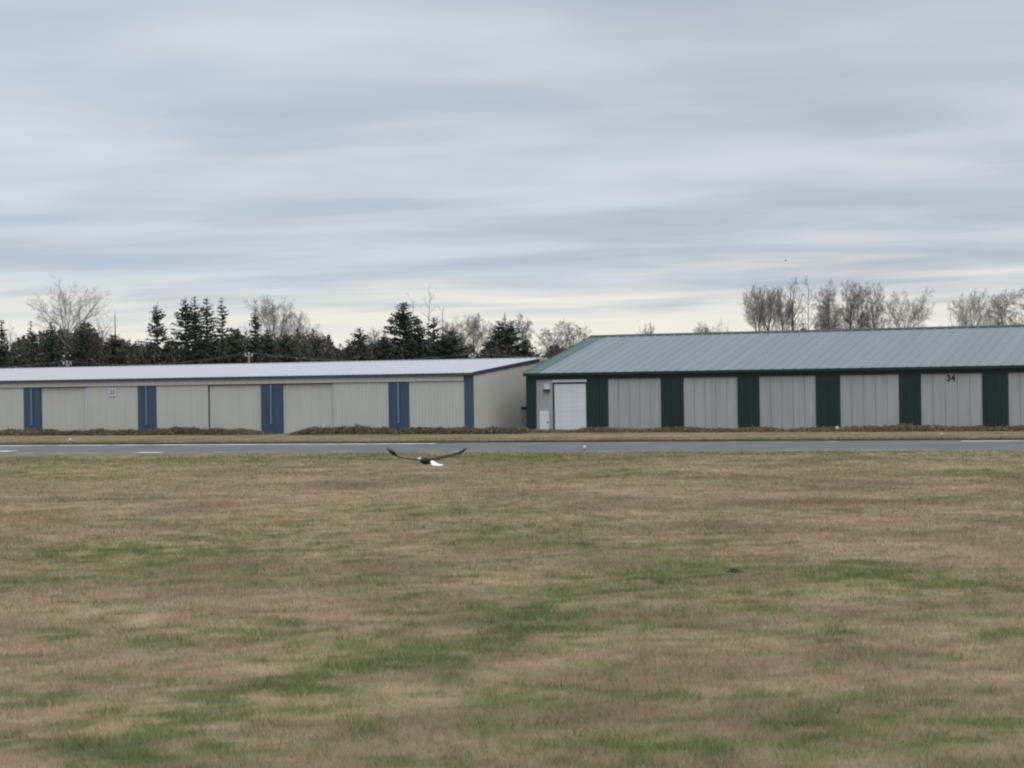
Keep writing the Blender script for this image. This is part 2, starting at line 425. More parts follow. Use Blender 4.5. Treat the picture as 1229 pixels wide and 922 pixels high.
# gable wall: ribbed up to the slope
def gable(s, D_, ev, rz, half, pitch, depth, th, sign=1):
    mb = MB(); n = round(D_/pitch); p = D_/n
    pr = []
    for i in range(n):
        a = i*p
        pr += [(a, 0), (a+.3*p, 0), (a+.4*p, depth), (a+.75*p, depth), (a+.85*p, 0)]
    pr += [(D_, 0)]
    top = lambda a: ev + (rz-ev)*(1-abs(a-half)/half)
    for a, h in pr: mb.v += [(s+sign*h, a, 0), (s+sign*h, a, top(a)-.10)]
    for i in range(len(pr)-1): mb.f.append((2*i, 2*i+2, 2*i+3, 2*i+1))
    return mb
gable(.03, DEP, EV, RZ, GABLE_L, .5, .03, .05).build('gable_wall', M['beige'], L)
gs = MB(); gs.prism([(0,EV-.2),(DEP,EV-.2),(GABLE_L,RZ-.2)], lambda p: (LEN0,p[0],p[1]), lambda p: (-.01,p[0],p[1])); gs.build('roof_space', M['beige'], L)
# roof
rise = (RZ-EV)/GABLE_L
rf = MB()
for sgn in (1, -1):
    fn = (lambda s, t, h: (s, -.28+t, EV-.28*rise + t*rise + h)) if sgn == 1 else (lambda s, t, h: (s, DEP+.28-t, EV-.28*rise + t*rise + h))
    rf.ribbed(fn, LEN0, .10, 0, GABLE_L+.26, .61, .035, th=.04, duty=.16, ramp=.08)
roofL = rf.build('roof', M['white_roof'], L)
MB().box(LEN0, .10, GABLE_L-.35, GABLE_L+.35, RZ-.02, RZ+.07).build('ridge_cap', M['white_roof'], roofL)
MB().box(LEN0, .13, -.36, -.275, EV-.28, EV-.045).build('gutter', M['navy'], roofL)
rk = MB()
def rake(mb, a0, a1, half, ev, rz, x0, x1, dn, up):
    z = lambda a: ev + (rz-ev)*(1-abs(a-half)/half)
    mb.prism([(a0, z(a0)-dn), (a1, z(a1)-dn), (a1, z(a1)+up), (a0, z(a0)+up)], lambda p: (x0, p[0], p[1]), lambda p: (x1, p[0], p[1]))
for i in range(11):                                   # lapped trim lengths
    a0 = -.30 + i*1.44; rake(rk, a0, a0+1.42, GABLE_L, EV, RZ, .075, .145+.012*(i % 2), .27, .05)
rake(rk, GABLE_L+1.2, DEP+.3, GABLE_L, EV, RZ, .075, .15, .27, .05)
rk.build('rake_trim', M['navy'], roofL)
pk = MB(); rake(pk, 15.62, GABLE_L, GABLE_L, EV, RZ, .075, .14, .30, .06); rake(pk, GABLE_L, 17.95, GABLE_L, EV, RZ, .075, .14, .30, .06)
pk.build('peak_flashing', M['beige'], roofL)
# blue-grey side door in the gable wall
def gable_pt(px, py):                                # hit the gable plane with the ray through a photo point
    U, Vv = uv(px, py); d = Vector((CT, -ST)); k0 = cL.x*d.x + cL.y*d.y
    Y = k0/(U/F*d.x + d.y); p = Vector((U*Y/F, Y)); q = p - Vector((cL.x, cL.y))
    return q.x*ST + q.y*CT, EYE + Vv*Y/F
ga, gz = gable_pt(625, 490)
sd = MB().box(.06, .14, ga, ga+1.35, .1, gz).build('side_door', M['door_blue'], L)
MB().box(.06, .22, ga-.12, ga+1.5, gz+.002, gz+.14).build('door_hood', M['navy'], sd)
MB().box(.141, .20, ga+.12, ga+.2, 1.05, 1.2).build('handle', M['dark'], sd)

def text_mesh(body, size, name, mat, parent, loc, depth=.015, bold=.012):
    cu = bpy.data.curves.new(name, 'FONT'); cu.body = body; cu.size = size; cu.align_x = 'CENTER'; cu.align_y = 'CENTER'; cu.extrude = depth; cu.offset = bold
    to = bpy.data.objects.new('tmp_text', cu); COL.objects.link(to)
    dg = bpy.context.evaluated_depsgraph_get(); me = bpy.data.meshes.new_from_object(to.evaluated_get(dg))
    bpy.data.objects.remove(to); me.name = name; me.materials.clear(); me.materials.append(mat)
    o = bpy.data.objects.new(name, me); COL.objects.link(o); o.parent = parent
    o.location = loc; o.rotation_euler = (R(90), 0, 0)
    return o
s_, z_ = sL(135.3, 471), zL(135.3, 471)
sg = MB().box(s_-.42, s_+.42, -.075, -.035, z_-.40, z_+.40).build('number_sign', M['plate'], L)
text_mesh('33', .62, 'number', M['digit_blue'], sg, (s_, -.078, z_-.0), bold=.02)

# --- right hangar: dark green, galvanised doors, blue-grey roof
cR_, sR_, zR_ = hangar_frame(632.0, DR)
Q = empty('hangar', cR_, -TH)
tag(Q, 'dark green hangar with grey metal doors and a pitched blue-grey roof', 'hangar')
EV2, RZ2, H2 = 5.74, 9.38, 17.06
DEP2, END2 = 2*H2, sR_(1560)
DT2 = zR_(760, 454.0)
MB().box(.05, END2, .50, DEP2, 0, EV2-.12).build('inner_wall', M['green'], Q)
MB().ribbed(front(-.06), 0, END2, DT2+.0, EV2-.20, .33, .02, th=.4).build('header', M['green'], Q)
gcols = [(632.2,643.2),(704.5,729.5),(793.5,820),(885.5,911),(979.5,1008),(1079.5,1105),(1179.5,1210)]
gs_ = [(sR_(a), sR_(b)) for a, b in gcols]; gs_[0] = (0.0, gs_[0][1])
pit2 = gs_[6][0]-gs_[5][0]
gs_ += [(gs_[6][0]+pit2*k, gs_[6][1]+pit2*k) for k in (1, 2, 3)]
for i, (a, b_) in enumerate(gs_):
    cc = MB().ribbed(front(-.01), a, b_, 0, DT2-.004, .30, .025, th=.42).build('corner_post' if i == 0 else 'door_column', M['green'], Q)
    if i in (1, 3):
        mm = a+(b_-a)*(.54 if i == 1 else .62)
        MB().box(mm-.07, mm+.05, -.075, -.036, 0, DT2-.01).build('joint_cover', M['dark'], cc)
gdoors = []
for i in range(1, len(gs_)-1):
    a, b_ = gs_[i][1], gs_[i+1][0]; n = 5; w = (b_-a-.04)/n
    d = MB().box(a+.02, b_-.02, .20, .24, .12, DT2-.02)
    for k in range(n):                                # five lapped sheets per door
        d.ribbed(front(.10+.014*(k % 2)), a+.02+k*w, a+.02+(k+1)*w-.028, .12, DT2-.02, .19, .007, th=.08)
    gdoors.append(d.build('sliding_door', M['galv'], Q))
# first bay: grey wall, small white door, roll-up door
a, b_ = gs_[0][1], gs_[1][0]
ru0, ru1 = sR_(665.2), sR_(703.2)
ruz = zR_(684, 460.8); mdz = zR_(652, 492.3)
md0, md1 = sR_(647.3), sR_(658.7)
w1 = MB().ribbed(front(.10), a+.01, ru0-.16, mdz+.17, DT2-.02, .30, .02, th=.1)
w1.ribbed(front(.10), md1+.13, ru0-.16, 0, mdz+.17, .30, .02, th=.1)
w1.box(a+.01, md0-.09, .09, .2, 0, mdz+.17)
w1.build('entrance_wall', M['galv'], Q)
MB().box(ru0-.155, b_-.01, .02, .2, ruz+.16, DT2-.03).build('roll_up_door_hood', M['white'], Q)
rd_ = MB().ribbed(lambda s, t, h: (t, .10-h, s),   .14, ruz, ru0, ru1, .46, .010, th=.05, duty=.8, ramp=.06).build('roll_up_door', M['white'], Q)
MB().box(ru0-.15, ru0-.005, .04, .19, 0, ruz+.155).box(ru1+.005, b_-.012, .04, .19, 0, ruz+.155).box(ru0-.004, ru1+.004, .04, .19, ruz+.005, ruz+.155).build('door_frame', M['green'], rd_)
md = MB().box(md0, md1, .06, .18, .12, mdz).build('entrance_door', M['white'], Q)
MB().box(md0-.085, md0-.004, .02, .19, 0, mdz+.16).box(md1+.004, md1+.12, .02, .19, 0, mdz+.16).box(md0-.003, md1+.003, .02, .19, mdz+.005, mdz+.16).build('door_frame', M['door_blue'], md)
MB().box(md1-.18, md1-.09, .0, .058, 1.0, 1.14).build('handle', M['dark'], md)
ls, lz = sR_(656.3, 468), zR_(656.3, 468)
lp = MB().box(ls-.32, ls+.32, .03, .076, lz-.02, lz+.62).build('lamp_backplate', M['plate'], Q)
MB().prism([(-.02,lz-.16),(-.30,lz-.16),(-.26,lz+.02),(-.02,lz+.06)], lambda p: (ls-.28, p[0]+.04, p[1]), lambda p: (ls+.28, p[0]+.04, p[1])).build('lamp_hood', M['black'], lp)
# roof, verge flashing, ridge, gutter
rise2 = (RZ2-EV2)/H2
fnF = lambda s, t, h: (s, -.30+t, EV2-.30*rise2 + t*rise2 + h)
fnB = lambda s, t, h: (s, DEP2+.30-t, EV2-.30*rise2 + t*rise2 + h)
rr = MB().ribbed(fnF, 1.45, END2, 0, H2+.28, 1.0, .06, th=.04, duty=.08, ramp=.05)
rr.ribbed(fnB, 1.45, END2, 0, H2+.28, 1.0, .06, th=.04, duty=.08, ramp=.05)
roofR = rr.build('roof', M['roof_grey'], Q)
MB().ribbed(fnF, -.12, 1.445, 0, H2+.27, .78, .045, th=.05, duty=.12, ramp=.06).ribbed(fnB, -.12, 1.445, 0, H2+.27, .78, .045, th=.05, duty=.12, ramp=.06).build('verge_flashing', M['verge_green'], roofR)
rk = MB(); rake(rk, -.36, H2, H2, EV2, RZ2, -.18, -.125, .32, .06); rake(rk, H2, DEP2+.36, H2, EV2, RZ2, -.18, -.125, .32, .06)
rk.build('rake_trim', M['verge_green'], roofR)
MB().prism([(H2-.42,RZ2-.03),(H2+.42,RZ2-.03),(H2,RZ2+.16)], lambda p: (-.19,p[0],p[1]), lambda p: (END2,p[0],p[1])).build('ridge_cap', M['ridge'], roofR)
MB().box(-.13, END2, -.40, -.30, EV2-.32, EV2-.075).build('gutter', M['green'], roofR)
gable(-.03, DEP2, EV2, RZ2, H2, .5, .03, .05, -1).build('gable_wall', M['green'], Q)
MB().prism([(.3,EV2-.2),(DEP2-.1,EV2-.2),(H2,RZ2-.2)], lambda p: (.03,p[0],p[1]), lambda p: (END2,p[0],p[1])).build('roof_space', M['green'], Q)
s_, z_ = sR_(1141, 454.3), zR_(1141, 454.3)
d34 = gdoors[5-1]
d34['label'] = 'grey metal hangar door with a black number 34'
text_mesh('34', .76, 'number', M['black'], d34, (s_, .085, z_), bold=.025)

# ------------------------------------------------------------------ leaf clumps
def leaf_tris(P, size, flat=0.0):
    """random triangles round the points P"""
    n = len(P); d1 = rng.normal(size=(n,3)); d2 = rng.normal(size=(n,3))
    d1[:,2] *= (1-flat); d2[:,2] *= (1-flat)
    d1 /= np.linalg.norm(d1, axis=1)[:,None]+1e-9; d2 /= np.linalg.norm(d2, axis=1)[:,None]+1e-9
    sz = np.asarray(size).reshape(-1,1)
    T = np.empty((n,3,3)); T[:,0] = P-d1*sz*.5; T[:,1] = P+d1*sz*.5; T[:,2] = P+d2*sz*.75
    return T
def leaf_obj(name, T, mat, parent=None, rn_=None):
    n = len(T); r = np.clip(rng.normal(.45,.25,n),0,1) if rn_ is None else rn_
    return np_mesh(name, T.reshape(-1,3), np.arange(3*n).reshape(-1,3), mat, parent, {'rnd': np.repeat(r,3)})

# brambles and dead weeds along the hangar fronts
def weeds(name, D, tops, n, mat, label, size):
    xs = np.array([p[0] for p in tops]); hs = np.array([p[1] for p in tops])
    px = rng.uniform(xs[0], xs[-1], n); h = np.interp(px, xs, hs)
    P = np.empty((n,3)); off = rng.normal(0, .55, n)
    lump = np.array([.86+.32*mnoise.noise((x*.055, D, 0))+.30*mnoise.noise((x*.3, D, 3))+.25*mnoise.noise((x*1.1, D, 6)) for x in px])
    hh = (.92 if D < 168 else .72)*h*np.clip(lump, .25, 1.5)
    u = rng.random(n)**.75
    for i in range(n):
        c_ = on_wall(px[i], 505, D-2.3)
        P[i] = (c_.x + ST*off[i], c_.y + CT*off[i], VZ + max(.02, hh[i]*u[i]*(1-.35*min(1,abs(off[i])/1.2))))
    keep = h > .06
    T = leaf_tris(P[keep], rng.uniform(size*.6, size*1.5, keep.sum()))
    nt_ = n//30; q = rng.integers(0, n, nt_); base = P[q].copy(); base[:,2] = VZ
    tip = P[q].copy(); tip[:,2] += rng.random(nt_)**3*.45; tip[:,:2] += rng.normal(0,.2,(nt_,2))
    ok = keep[q]; w = np.zeros((ok.sum(),3)); w[:,0] = .02
    TW = np.stack([base[ok]-w, base[ok]+w, tip[ok]], 1)
    T = np.concatenate([T, TW]); r = np.clip(np.concatenate([rng.normal(.5,.2,keep.sum()), rng.normal(.8,.1,ok.sum())])
        + np.array([.28*mnoise.noise((t_[0][0]*.25, D, 5)) for t_ in T]), 0, 1)
    return tag(leaf_obj(name, T, mat, rn_=r), label, 'weeds', kind='stuff')
M['bramble'] = ramp_attr('bramble_leaves', 'rnd', [(0,(.055,.065,.030)),(.35,(.095,.102,.050)),(.6,(.15,.115,.07)),(1,(.28,.20,.14))])
M['deadweed'] = ramp_attr('dead_weed_stalks', 'rnd', [(0,(.07,.062,.034)),(.35,(.14,.105,.066)),(.7,(.22,.155,.105)),(1,(.33,.25,.17))])
weeds('brambles', DL, [(-250,.6),(0,.62),(20,.85),(50,.8),(75,.55),(100,.75),(160,.6),(190,.8),(240,.95),(270,.6),(290,.75),(308,.55),(318,.1),(330,.03),(350,.03),(357,.3),(372,.85),(430,1.0),(450,.7),(560,.72),(631,.7)], 80000, M['bramble'],
      'low dark brambles along the foot of the beige hangar', .13)
weeds('dead_weeds', DR, [(632,.5),(690,.42),(705,.75),(730,.75),(760,.5),(810,.75),(850,.55),(890,.5),(905,.72),(925,.6),(945,.25),(960,.55),(1000,.6),(1050,.85),(1090,.95),(1130,.7),(1229,.65),(1500,.6)], 70000, M['deadweed'],
      'brown dead weeds along the foot of the green hangar', .105)

# ------------------------------------------------------------------ trees
class Twigs:
    def __init__(s): s.seg = []
    def add(s, p, q, r0, r1): s.seg.append((p.x,p.y,p.z,q.x,q.y,q.z,r0,r1))
    def mesh(s, name, mat, parent, n=3):
        A = np.array(s.seg); P, Q_ = A[:,0:3], A[:,3:6]; d = Q_-P; d /= np.linalg.norm(d,axis=1)[:,None]+1e-9
        up = np.where(np.abs(d[:,2:3])<.9, np.array([[0,0,1.]]), np.array([[1.,0,0]])); a = np.cross(d, up); a /= np.linalg.norm(a,axis=1)[:,None]; c = np.cross(d,a)
        m = len(A); Vv = np.empty((m, 2*n, 3))
        for k in range(n):
            t = 2*math.pi*k/n; o = a*math.cos(t)+c*math.sin(t)
            Vv[:,k] = P+o*A[:,6:7]; Vv[:,n+k] = Q_+o*A[:,7:8]
        b = (np.arange(m)*2*n)[:,None]
        Fq = np.concatenate([b+np.array([[k,(k+1)%n,n+(k+1)%n,n+k]]) for k in range(n)])
        return np_mesh(name, Vv.reshape(-1,3), Fq, mat, parent)
def rv(rr): return Vector((rr.gauss(0,1), rr.gauss(0,1), rr.gauss(0,1))).normalized()
def bare_tree(name, px, top, wpx, Y, label, style='round', mat='twig', seed=0, dens=1.2, lean=0.0, vis_at=.60, group='bare winter trees behind the hangars', cat='bare tree'):
    rr = random.Random(seed*77+5); tp = at(px, top, Y); h = tp.z; w = wpx*Y/F
    root = empty(name, (tp.x, Y, 0), rr.uniform(-.4,.4)); root.location.x -= lean*h*.5
    tag(root, label, cat, group)
    T, Cn = Twigs(), Twigs()
    P = dict(round=dict(tr=.60, k=(10,7,7,6), ang=(38,42,45,50), fr=(.62,.50,.45,.5), up=.14),
             vase=dict(tr=.62, k=(8,8,8,6), ang=(30,38,45,50), fr=(.80,.46,.45,.5), up=.20),
             upright=dict(tr=.84, k=(15,7,7,6), ang=(40,50,52,55), fr=(.34,.48,.46,.5), up=.10),
             pole=dict(tr=.98, k=(22,4,3,2), ang=(48,45,45,45), fr=(.18,.5,.5,.5), up=.22),
             shrub=dict(tr=.10, k=(9,7,6,4), ang=(42,36,42,45), fr=(.92,.50,.45,.5), up=.20))[style]
    def grow(p, d, ln, r, lv, up):
        ns = (6,5,4,3,2)[lv] if lv else 8
        pts = [p.copy()]; step = ln/ns; dd = d.copy()
        wob = (.05,.16,.22,.26,.3)[lv]
        for i in range(ns):
            dd = (dd + rv(rr)*wob + Vector((0,0,up*(.0 if lv==0 else .25)))).normalized()
            q = pts[-1]+dd*step
            r0 = r*(1-.75*i/ns); r1 = r*(1-.75*(i+1)/ns)
            (T if lv == 0 else Cn).add(pts[-1], q, r0, r1); pts.append(q)
        if lv >= 4: return
        kk = P['k'][lv]; kk = max(2, int(round(kk*(dens if lv else 1)*rr.uniform(.8,1.2))))
        lo = (.80 if style == 'vase' else .70 if style == 'round' else (.12 if style == 'pole' else .55)) if lv == 0 else .22
        if style == 'shrub' and lv == 0: lo = .3
        for j in range(kk):
            f = lo + (1-lo)*((j+rr.random())/kk) if lv else lo+(1-lo)*(j+.5+rr.uniform(-.4,.4))/kk
            x = min(f, .999)*ns; i0 = int(x); b_ = pts[i0].lerp(pts[min(i0+1,ns)], x-i0)
            dloc = (pts[min(i0+1,ns)]-pts[i0]).normalized() if i0 < ns else dd
            ang = R(P['ang'][lv])*rr.uniform(.55,1.3); az = j*2.4+rr.uniform(-.6,.6)
            a1 = dloc.cross(Vector((.3,.2,1)) if abs(dloc.z)<.95 else Vector((1,0,0))).normalized(); a2 = dloc.cross(a1)
            nd = (dloc*math.cos(ang) + (a1*math.cos(az)+a2*math.sin(az))*math.sin(ang)).normalized()
            if lv == 0:
                if style in ('round','vase','shrub'): cl = h*(1-P['tr']*f)*P['fr'][0]*rr.uniform(.75,1.1)
                else: cl = h*P['fr'][0]*(1.0-f*.45)*rr.uniform(.7,1.15)
            else: cl = ln*P['fr'][lv]*(1.25-.6*f)*rr.uniform(.7,1.2)
            grow(b_, nd, cl, max(r*(1-.7*f)*(.72 if lv==0 else .58), .0115), lv+1, P['up'])
    grow(Vector((0,0,0)), Vector((lean,0,1)).normalized(), h*P['tr'], max(.06, h*(.019 if style == 'vase' else .006 if style == 'pole' else .0115)), 0, .0)
    # fit the crown to the height and width seen
    A = np.array(Cn.seg); zt = np.percentile(A[:,5], 99.7); w *= (1.0 if style == 'vase' else 1.15); vis = A[A[:,5] > (.10 if style == 'shrub' else vis_at)*zt]; xs = np.percentile(vis[:,3], 98)-np.percentile(vis[:,3], 2)
    kz = h/zt; kx = w/max(xs,.1)
    for t_ in (T, Cn):
        B = np.array(t_.seg); B[:,[0,1,3,4]] *= kx; B[:,[2,5]] *= kz; t_.seg = B
    tk = T.mesh('trunk', M['twig_pale' if style == 'pole' else 'bark'], root, 6); Cn.mesh('crown', M[mat], root)
    return root
def conifer(px, top, wpx, Y, label, mat='needle', seed=0, gap=.15, dens=1.0, p=.8, low=.06, size=.40, dbl=False, name='conifer_tree', group='dark conifers behind the hangars'):
    rr = random.Random(seed*131+3); tp = at(px, top, Y); h = tp.z; w = wpx*Y/F/2/(.5**p)*1.22
    root = empty(name, (tp.x, Y, 0)); tag(root, label, 'conifer', group)
    MB().tube([(0,0,0),(.05*rr.uniform(-1,1),0,h*.5),(0,0,h*.985)], [h*.016, h*.010, .02], 6).build('trunk', M['conifer_bark'], root)
    gap *= .6; dens *= 1.25
    P_, S_ = [], []; br = Twigs(); z = h*low; phase = rr.uniform(0, 9)
    while z < h*.985:
        t_ = (z-h*low)/(h*(1-low)); rad = w*(1-t_)**p*(1+.32*mnoise.noise((z*.55, phase, 0))+.18*mnoise.noise((z*1.7, phase, 4)))+.12
        nb = max(3, int(round((5+3*(1-t_))*dens)))
        for k in range(nb):
            if rr.random() < gap: continue
            az = rr.uniform(0, 2*math.pi); ln = rad*rr.uniform(.55,1.18)*(1+.30*mnoise.noise((math.cos(az)*1.3, math.sin(az)*1.3, z*.28+phase)))
            slope = .35 - .85*(1-t_)*rr.uniform(.4,1.0)
            b0_ = Vector((0,0,z)); tip = Vector((math.cos(az)*ln, math.sin(az)*ln, z+ln*slope))
            if ln > .5: br.add(b0_, tip, .035, .012)
            m_ = max(3, int(ln/size*5.0*dens))
            for q in range(m_):
                f = (q+rr.random())/m_; f = f**.8
                c_ = b0_.lerp(tip, f); sp_ = size*.42*(1.15-.6*f)
                P_.append((c_.x+rr.gauss(0,sp_), c_.y+rr.gauss(0,sp_), c_.z-abs(rr.gauss(0,sp_*.75))+.1)); S_.append(size*rr.uniform(.5,1.15)*(.55 if t_ > .9 else 1))
        z += h*rr.uniform(.018,.032)
    for q in range(10): P_.append((rr.gauss(0,.08), rr.gauss(0,.08), h*(.95+.045*q/9))); S_.append(.25)
    T = leaf_tris(np.array(P_), np.array(S_), .35)
    rl = np.clip(rng.normal(.45,.25,len(T)),0,1)
    if br.seg:
        B = np.array(br.seg); wv = np.zeros((len(B),3)); wv[:,2] = .05
        T = np.concatenate([T, np.stack([B[:,0:3]-wv, B[:,0:3]+wv, B[:,3:6]], 1)]); rl = np.concatenate([rl, np.zeros(len(B))])
    leaf_obj('crown', T, M[mat], root, rl)
    return root

YT = 292
# left group, reading from the left edge of the photo
conifer(2, 384, 20, 285, 'dark conifer cut by the left edge of the photo', seed=1, p=.6)
bare_tree('bare_tree', 17, 388, 16, 300, 'slim bare sapling next to the conifer at the left edge', 'upright', seed=2, dens=.7)
conifer(37, 385, 17, 290, 'ragged dark conifer left of the big forked bare tree', seed=3, gap=.35, p=.7)
bare_tree('bare_tree', 71, 333, 88, 285, 'biggest bare tree, wide forked crown rising over dark conifers at left', 'vase', seed=4, dens=1.0)
conifer(61, 386, 26, 280, 'conical dark conifer in front of the left fork of the biggest bare tree', seed=5, p=.75)
conifer(98, 387, 28, 280, 'conical dark conifer in front of the right fork of the biggest bare tree', seed=6, p=.75)
bare_tree('bare_tree', 119, 376, 22, 296, 'thin straggling bare tree beside the grey mast', 'upright', seed=7, dens=.6)
bare_tree('bare_tree', 110, 392, 26, 286, 'reddish brown bushy bare tree right of the biggest bare tree', 'round', 'twig_red', seed=8)
conifer(137, 401, 34, 283, 'round dark evergreen around the foot of the grey mast', 'needle_olive', seed=9, p=.5, dens=1.2)
conifer(166, 407, 20, 300, 'short bluish conifer left of the gappy leaning conifer', 'needle_blue', seed=10, p=.7)
conifer(188, 363, 40, 288, 'gappy conifer with long bare branches, first of the tall conifers from the left', seed=11, gap=.42, p=.85)
conifer(222, 356, 46, 290, 'tall dense conifer with the broadest skirt among the four tall ones', seed=12, gap=.22, dens=1.1)
conifer(233, 354, 34, 284, 'tallest spire of the conifer clump, just right of the broad one', seed=13, gap=.22)
conifer(248, 356, 24, 292, 'narrow conifer with a blunt bushy top', seed=14, gap=.30, p=.35)
conifer(266, 356, 24, 288, 'thin gappy conifer, rightmost of the tall spires', seed=15, gap=.48, p=.6)
conifer(282, 395, 30, 280, 'rounded olive evergreen left of the utility pole with the bright insulators', 'needle_olive', seed=16, p=.45, dens=1.2)
conifer(306, 369, 24, 286, 'slim conifer standing against the pale bare tree', seed=17, gap=.32)
bare_tree('bare_tree', 323, 355, 52, 296, 'pale bare tree with a tall rounded crown right of the slim conifer', 'round', 'twig_pale', seed=18)
bare_tree('bare_tree', 352, 374, 44, 298, 'pale bare tree, lower right neighbour of the tall rounded one', 'round', 'twig_pale', seed=19)
bare_tree('bare_tree', 374, 390, 26, 298, 'small pale bare tree behind the bluish conifers', 'round', 'twig_pale', seed=20)
conifer(321, 395, 30, 278, 'olive evergreen below the tall rounded pale bare tree', 'needle_olive', seed=21, p=.5)
conifer(344, 402, 34, 284, 'dark bushy evergreen between the olive one and the bluish conifer', seed=22, p=.45, dens=1.1)
conifer(380, 397, 28, 292, 'bluish conifer, larger of the pair left of the sky gap', 'needle_blue', seed=23)
conifer(396, 408, 16, 300, 'small bluish conifer at the left side of the sky gap', 'needle_blue', seed=24)
conifer(408, 412, 12, 290, 'tiny narrow conifer in the low sky gap', seed=25)
conifer(418, 407, 20, 292, 'short conifer at the right side of the sky gap', seed=26, p=.6)
conifer(432, 393, 34, 288, 'brownish conifer with two tips right of the sky gap', 'needle_olive', seed=27, p=.6, gap=.25)
bare_tree('bare_tree', 449, 394, 30, 300, 'faint bare tree between the two-tipped conifer and the green cone', 'round', 'twig_pale', seed=28)
conifer(461, 399, 28, 284, 'small green cone-shaped conifer left of the big dense one', seed=29, p=.8, dens=1.2)
conifer(484, 362, 58, 290, 'big dense dark conifer in the middle of the left tree line', seed=30, gap=.10, dens=1.35, p=.62)
conifer(501, 382, 34, 285, 'lower dark conifer merging with the right side of the big dense one', seed=31, gap=.2, dens=1.2)
bare_tree('bare_tree', 508, 340, 26, 300, 'very tall thin bare tree rising behind the big dense conifer', 'pole', 'twig_pale', seed=32, dens=.7)
bare_tree('bare_tree', 499, 351, 14, 304, 'thin bare tree just left of the very tall thin one', 'pole', 'twig_pale', seed=33, dens=.5)
bare_tree('bare_tree', 528, 368, 14, 302, 'thin bare stem above the ragged conifer', 'pole', 'twig_pale', seed=34, dens=.5)
conifer(520, 380, 20, 292, 'ragged see-through conifer with a tufted top', seed=35, gap=.5, p=.35)
bare_tree('bare_tree', 543, 380, 38, 300, 'hazy pale bare tree behind the broad bushy evergreen', 'round', 'twig_pale', seed=36)
conifer(538, 397, 46, 284, 'broad bushy evergreen below the hazy pale bare tree', seed=37, p=.5, dens=1.25)
bare_tree('bare_tree', 569, 376, 28, 298, 'bare tree with a fan of upright branches left of the conifer pair', 'upright', 'twig', seed=38)
bare_tree('bare_tree', 585, 386, 24, 302, 'faint bare tree touching the left conifer of the pair', 'upright', 'twig_pale', seed=39)
conifer(599, 384, 30, 290, 'left conifer of the dark pair above the hangar gap', seed=40, p=.5, dens=1.1)
conifer(613, 383, 38, 288, 'right conifer of the dark pair above the hangar gap', seed=41, p=.7, dens=1.1)
bare_tree('bare_tree', 611, 377, 16, 304, 'thin bare tree peeking over the right conifer of the dark pair', 'upright', 'twig_pale', seed=42)
bare_tree('bare_tree', 629, 376, 22, 302, 'upright reddish bare tree just right of the dark conifer pair', 'upright', 'twig', seed=43)
conifer(631, 402, 22, 286, 'low dark conifer at the foot of the upright reddish bare tree', seed=44, gap=.3)
bare_tree('bare_tree', 664, 385, 34, 300, 'bare tree over the gap between the two hangars', 'upright', 'twig_pale', seed=45)
bare_tree('bare_tree', 687, 387, 28, 302, 'bare tree just left of the green hangar roof peak', 'upright', 'twig_pale', seed=46)
bare_tree('bare_tree', 673, 412, 26, 270, 'brown bushy shrub against the sloping green roof edge', 'shrub', 'twig_red', seed=47, dens=1.1, cat='shrub', group='shrubs behind the hangars')
conifer(702, 399, 12, 300, 'tiny conifer tip beside the green roof peak', seed=48)
# right group, above the blue-grey roof
bare_tree('bare_tree', 775, 388, 22, 280, 'lone small ragged treetop above the blue-grey roof', 'round', 'twig', seed=49)
bare_tree('bare_tree', 846, 387, 26, 300, 'faint low bare treetop left of the big right-hand group', 'round', 'twig_pale', seed=50)
bare_tree('bare_tree', 885, 384, 34, 285, 'low brown shrub top beside the forked tree', 'shrub', 'twig', seed=51, cat='shrub', group='shrubs behind the hangars')
bare_tree('bare_tree', 906, 343, 40, 278, 'forked bare tree with thick dark stems, first of the right-hand group', 'vase', 'twig', seed=52, lean=-.03)
bare_tree('bare_tree', 925, 345, 34, 282, 'bare tree with a bent stem, second of the right-hand group', 'vase', 'twig', seed=53)
bare_tree('bare_tree', 937, 346, 26, 286, 'bare tree with a dense twiggy head between the bent and the tall stems', 'round', 'twig', seed=54)
bare_tree('bare_tree', 951, 333, 26, 288, 'tall slim bare tree, left of the two tallest stems', 'upright', 'twig', seed=55, dens=.8)
bare_tree('bare_tree', 970, 331, 16, 284, 'tallest single bare stem with short side twigs', 'pole', 'twig', seed=56, dens=1.2)
bare_tree('bare_tree', 985, 352, 24, 290, 'shorter bare tree right of the tallest single stem', 'upright', 'twig', seed=57)
bare_tree('bare_tree', 1003, 338, 34, 284, 'bare tree with one dark straight trunk in the middle of the right group', 'upright', 'twig', seed=58)
bare_tree('bare_tree', 1018, 337, 30, 288, 'dense brownish bare tree right of the dark straight trunk', 'upright', 'twig', seed=59, dens=1.25)
bare_tree('bare_tree', 1032, 341, 28, 286, 'dense bare tree, middle one of three upright crowns', 'upright', 'twig', seed=60, dens=1.1)
bare_tree('bare_tree', 1048, 340, 26, 284, 'slender bare tree with a pale stem at the right end of the dense row', 'upright', 'twig', seed=61)
bare_tree('bare_tree', 1078, 347, 52, 290, 'round-headed bare tree standing alone right of the dense row', 'round', 'twig', seed=62)
bare_tree('bare_tree', 1070, 381, 30, 276, 'dark brown shrub at the foot of the round-headed bare tree', 'shrub', 'twig_red', seed=63, dens=1.2, cat='shrub', group='shrubs behind the hangars')
bare_tree('bare_tree', 1096, 379, 26, 278, 'small rounded shrub right of the round-headed bare tree', 'shrub', 'twig', seed=64, cat='shrub', group='shrubs behind the hangars')
bare_tree('bare_tree', 1144, 358, 44, 284, 'bushy bare tree, left one of the cluster near the right edge', 'shrub', 'twig', seed=65, dens=1.15)
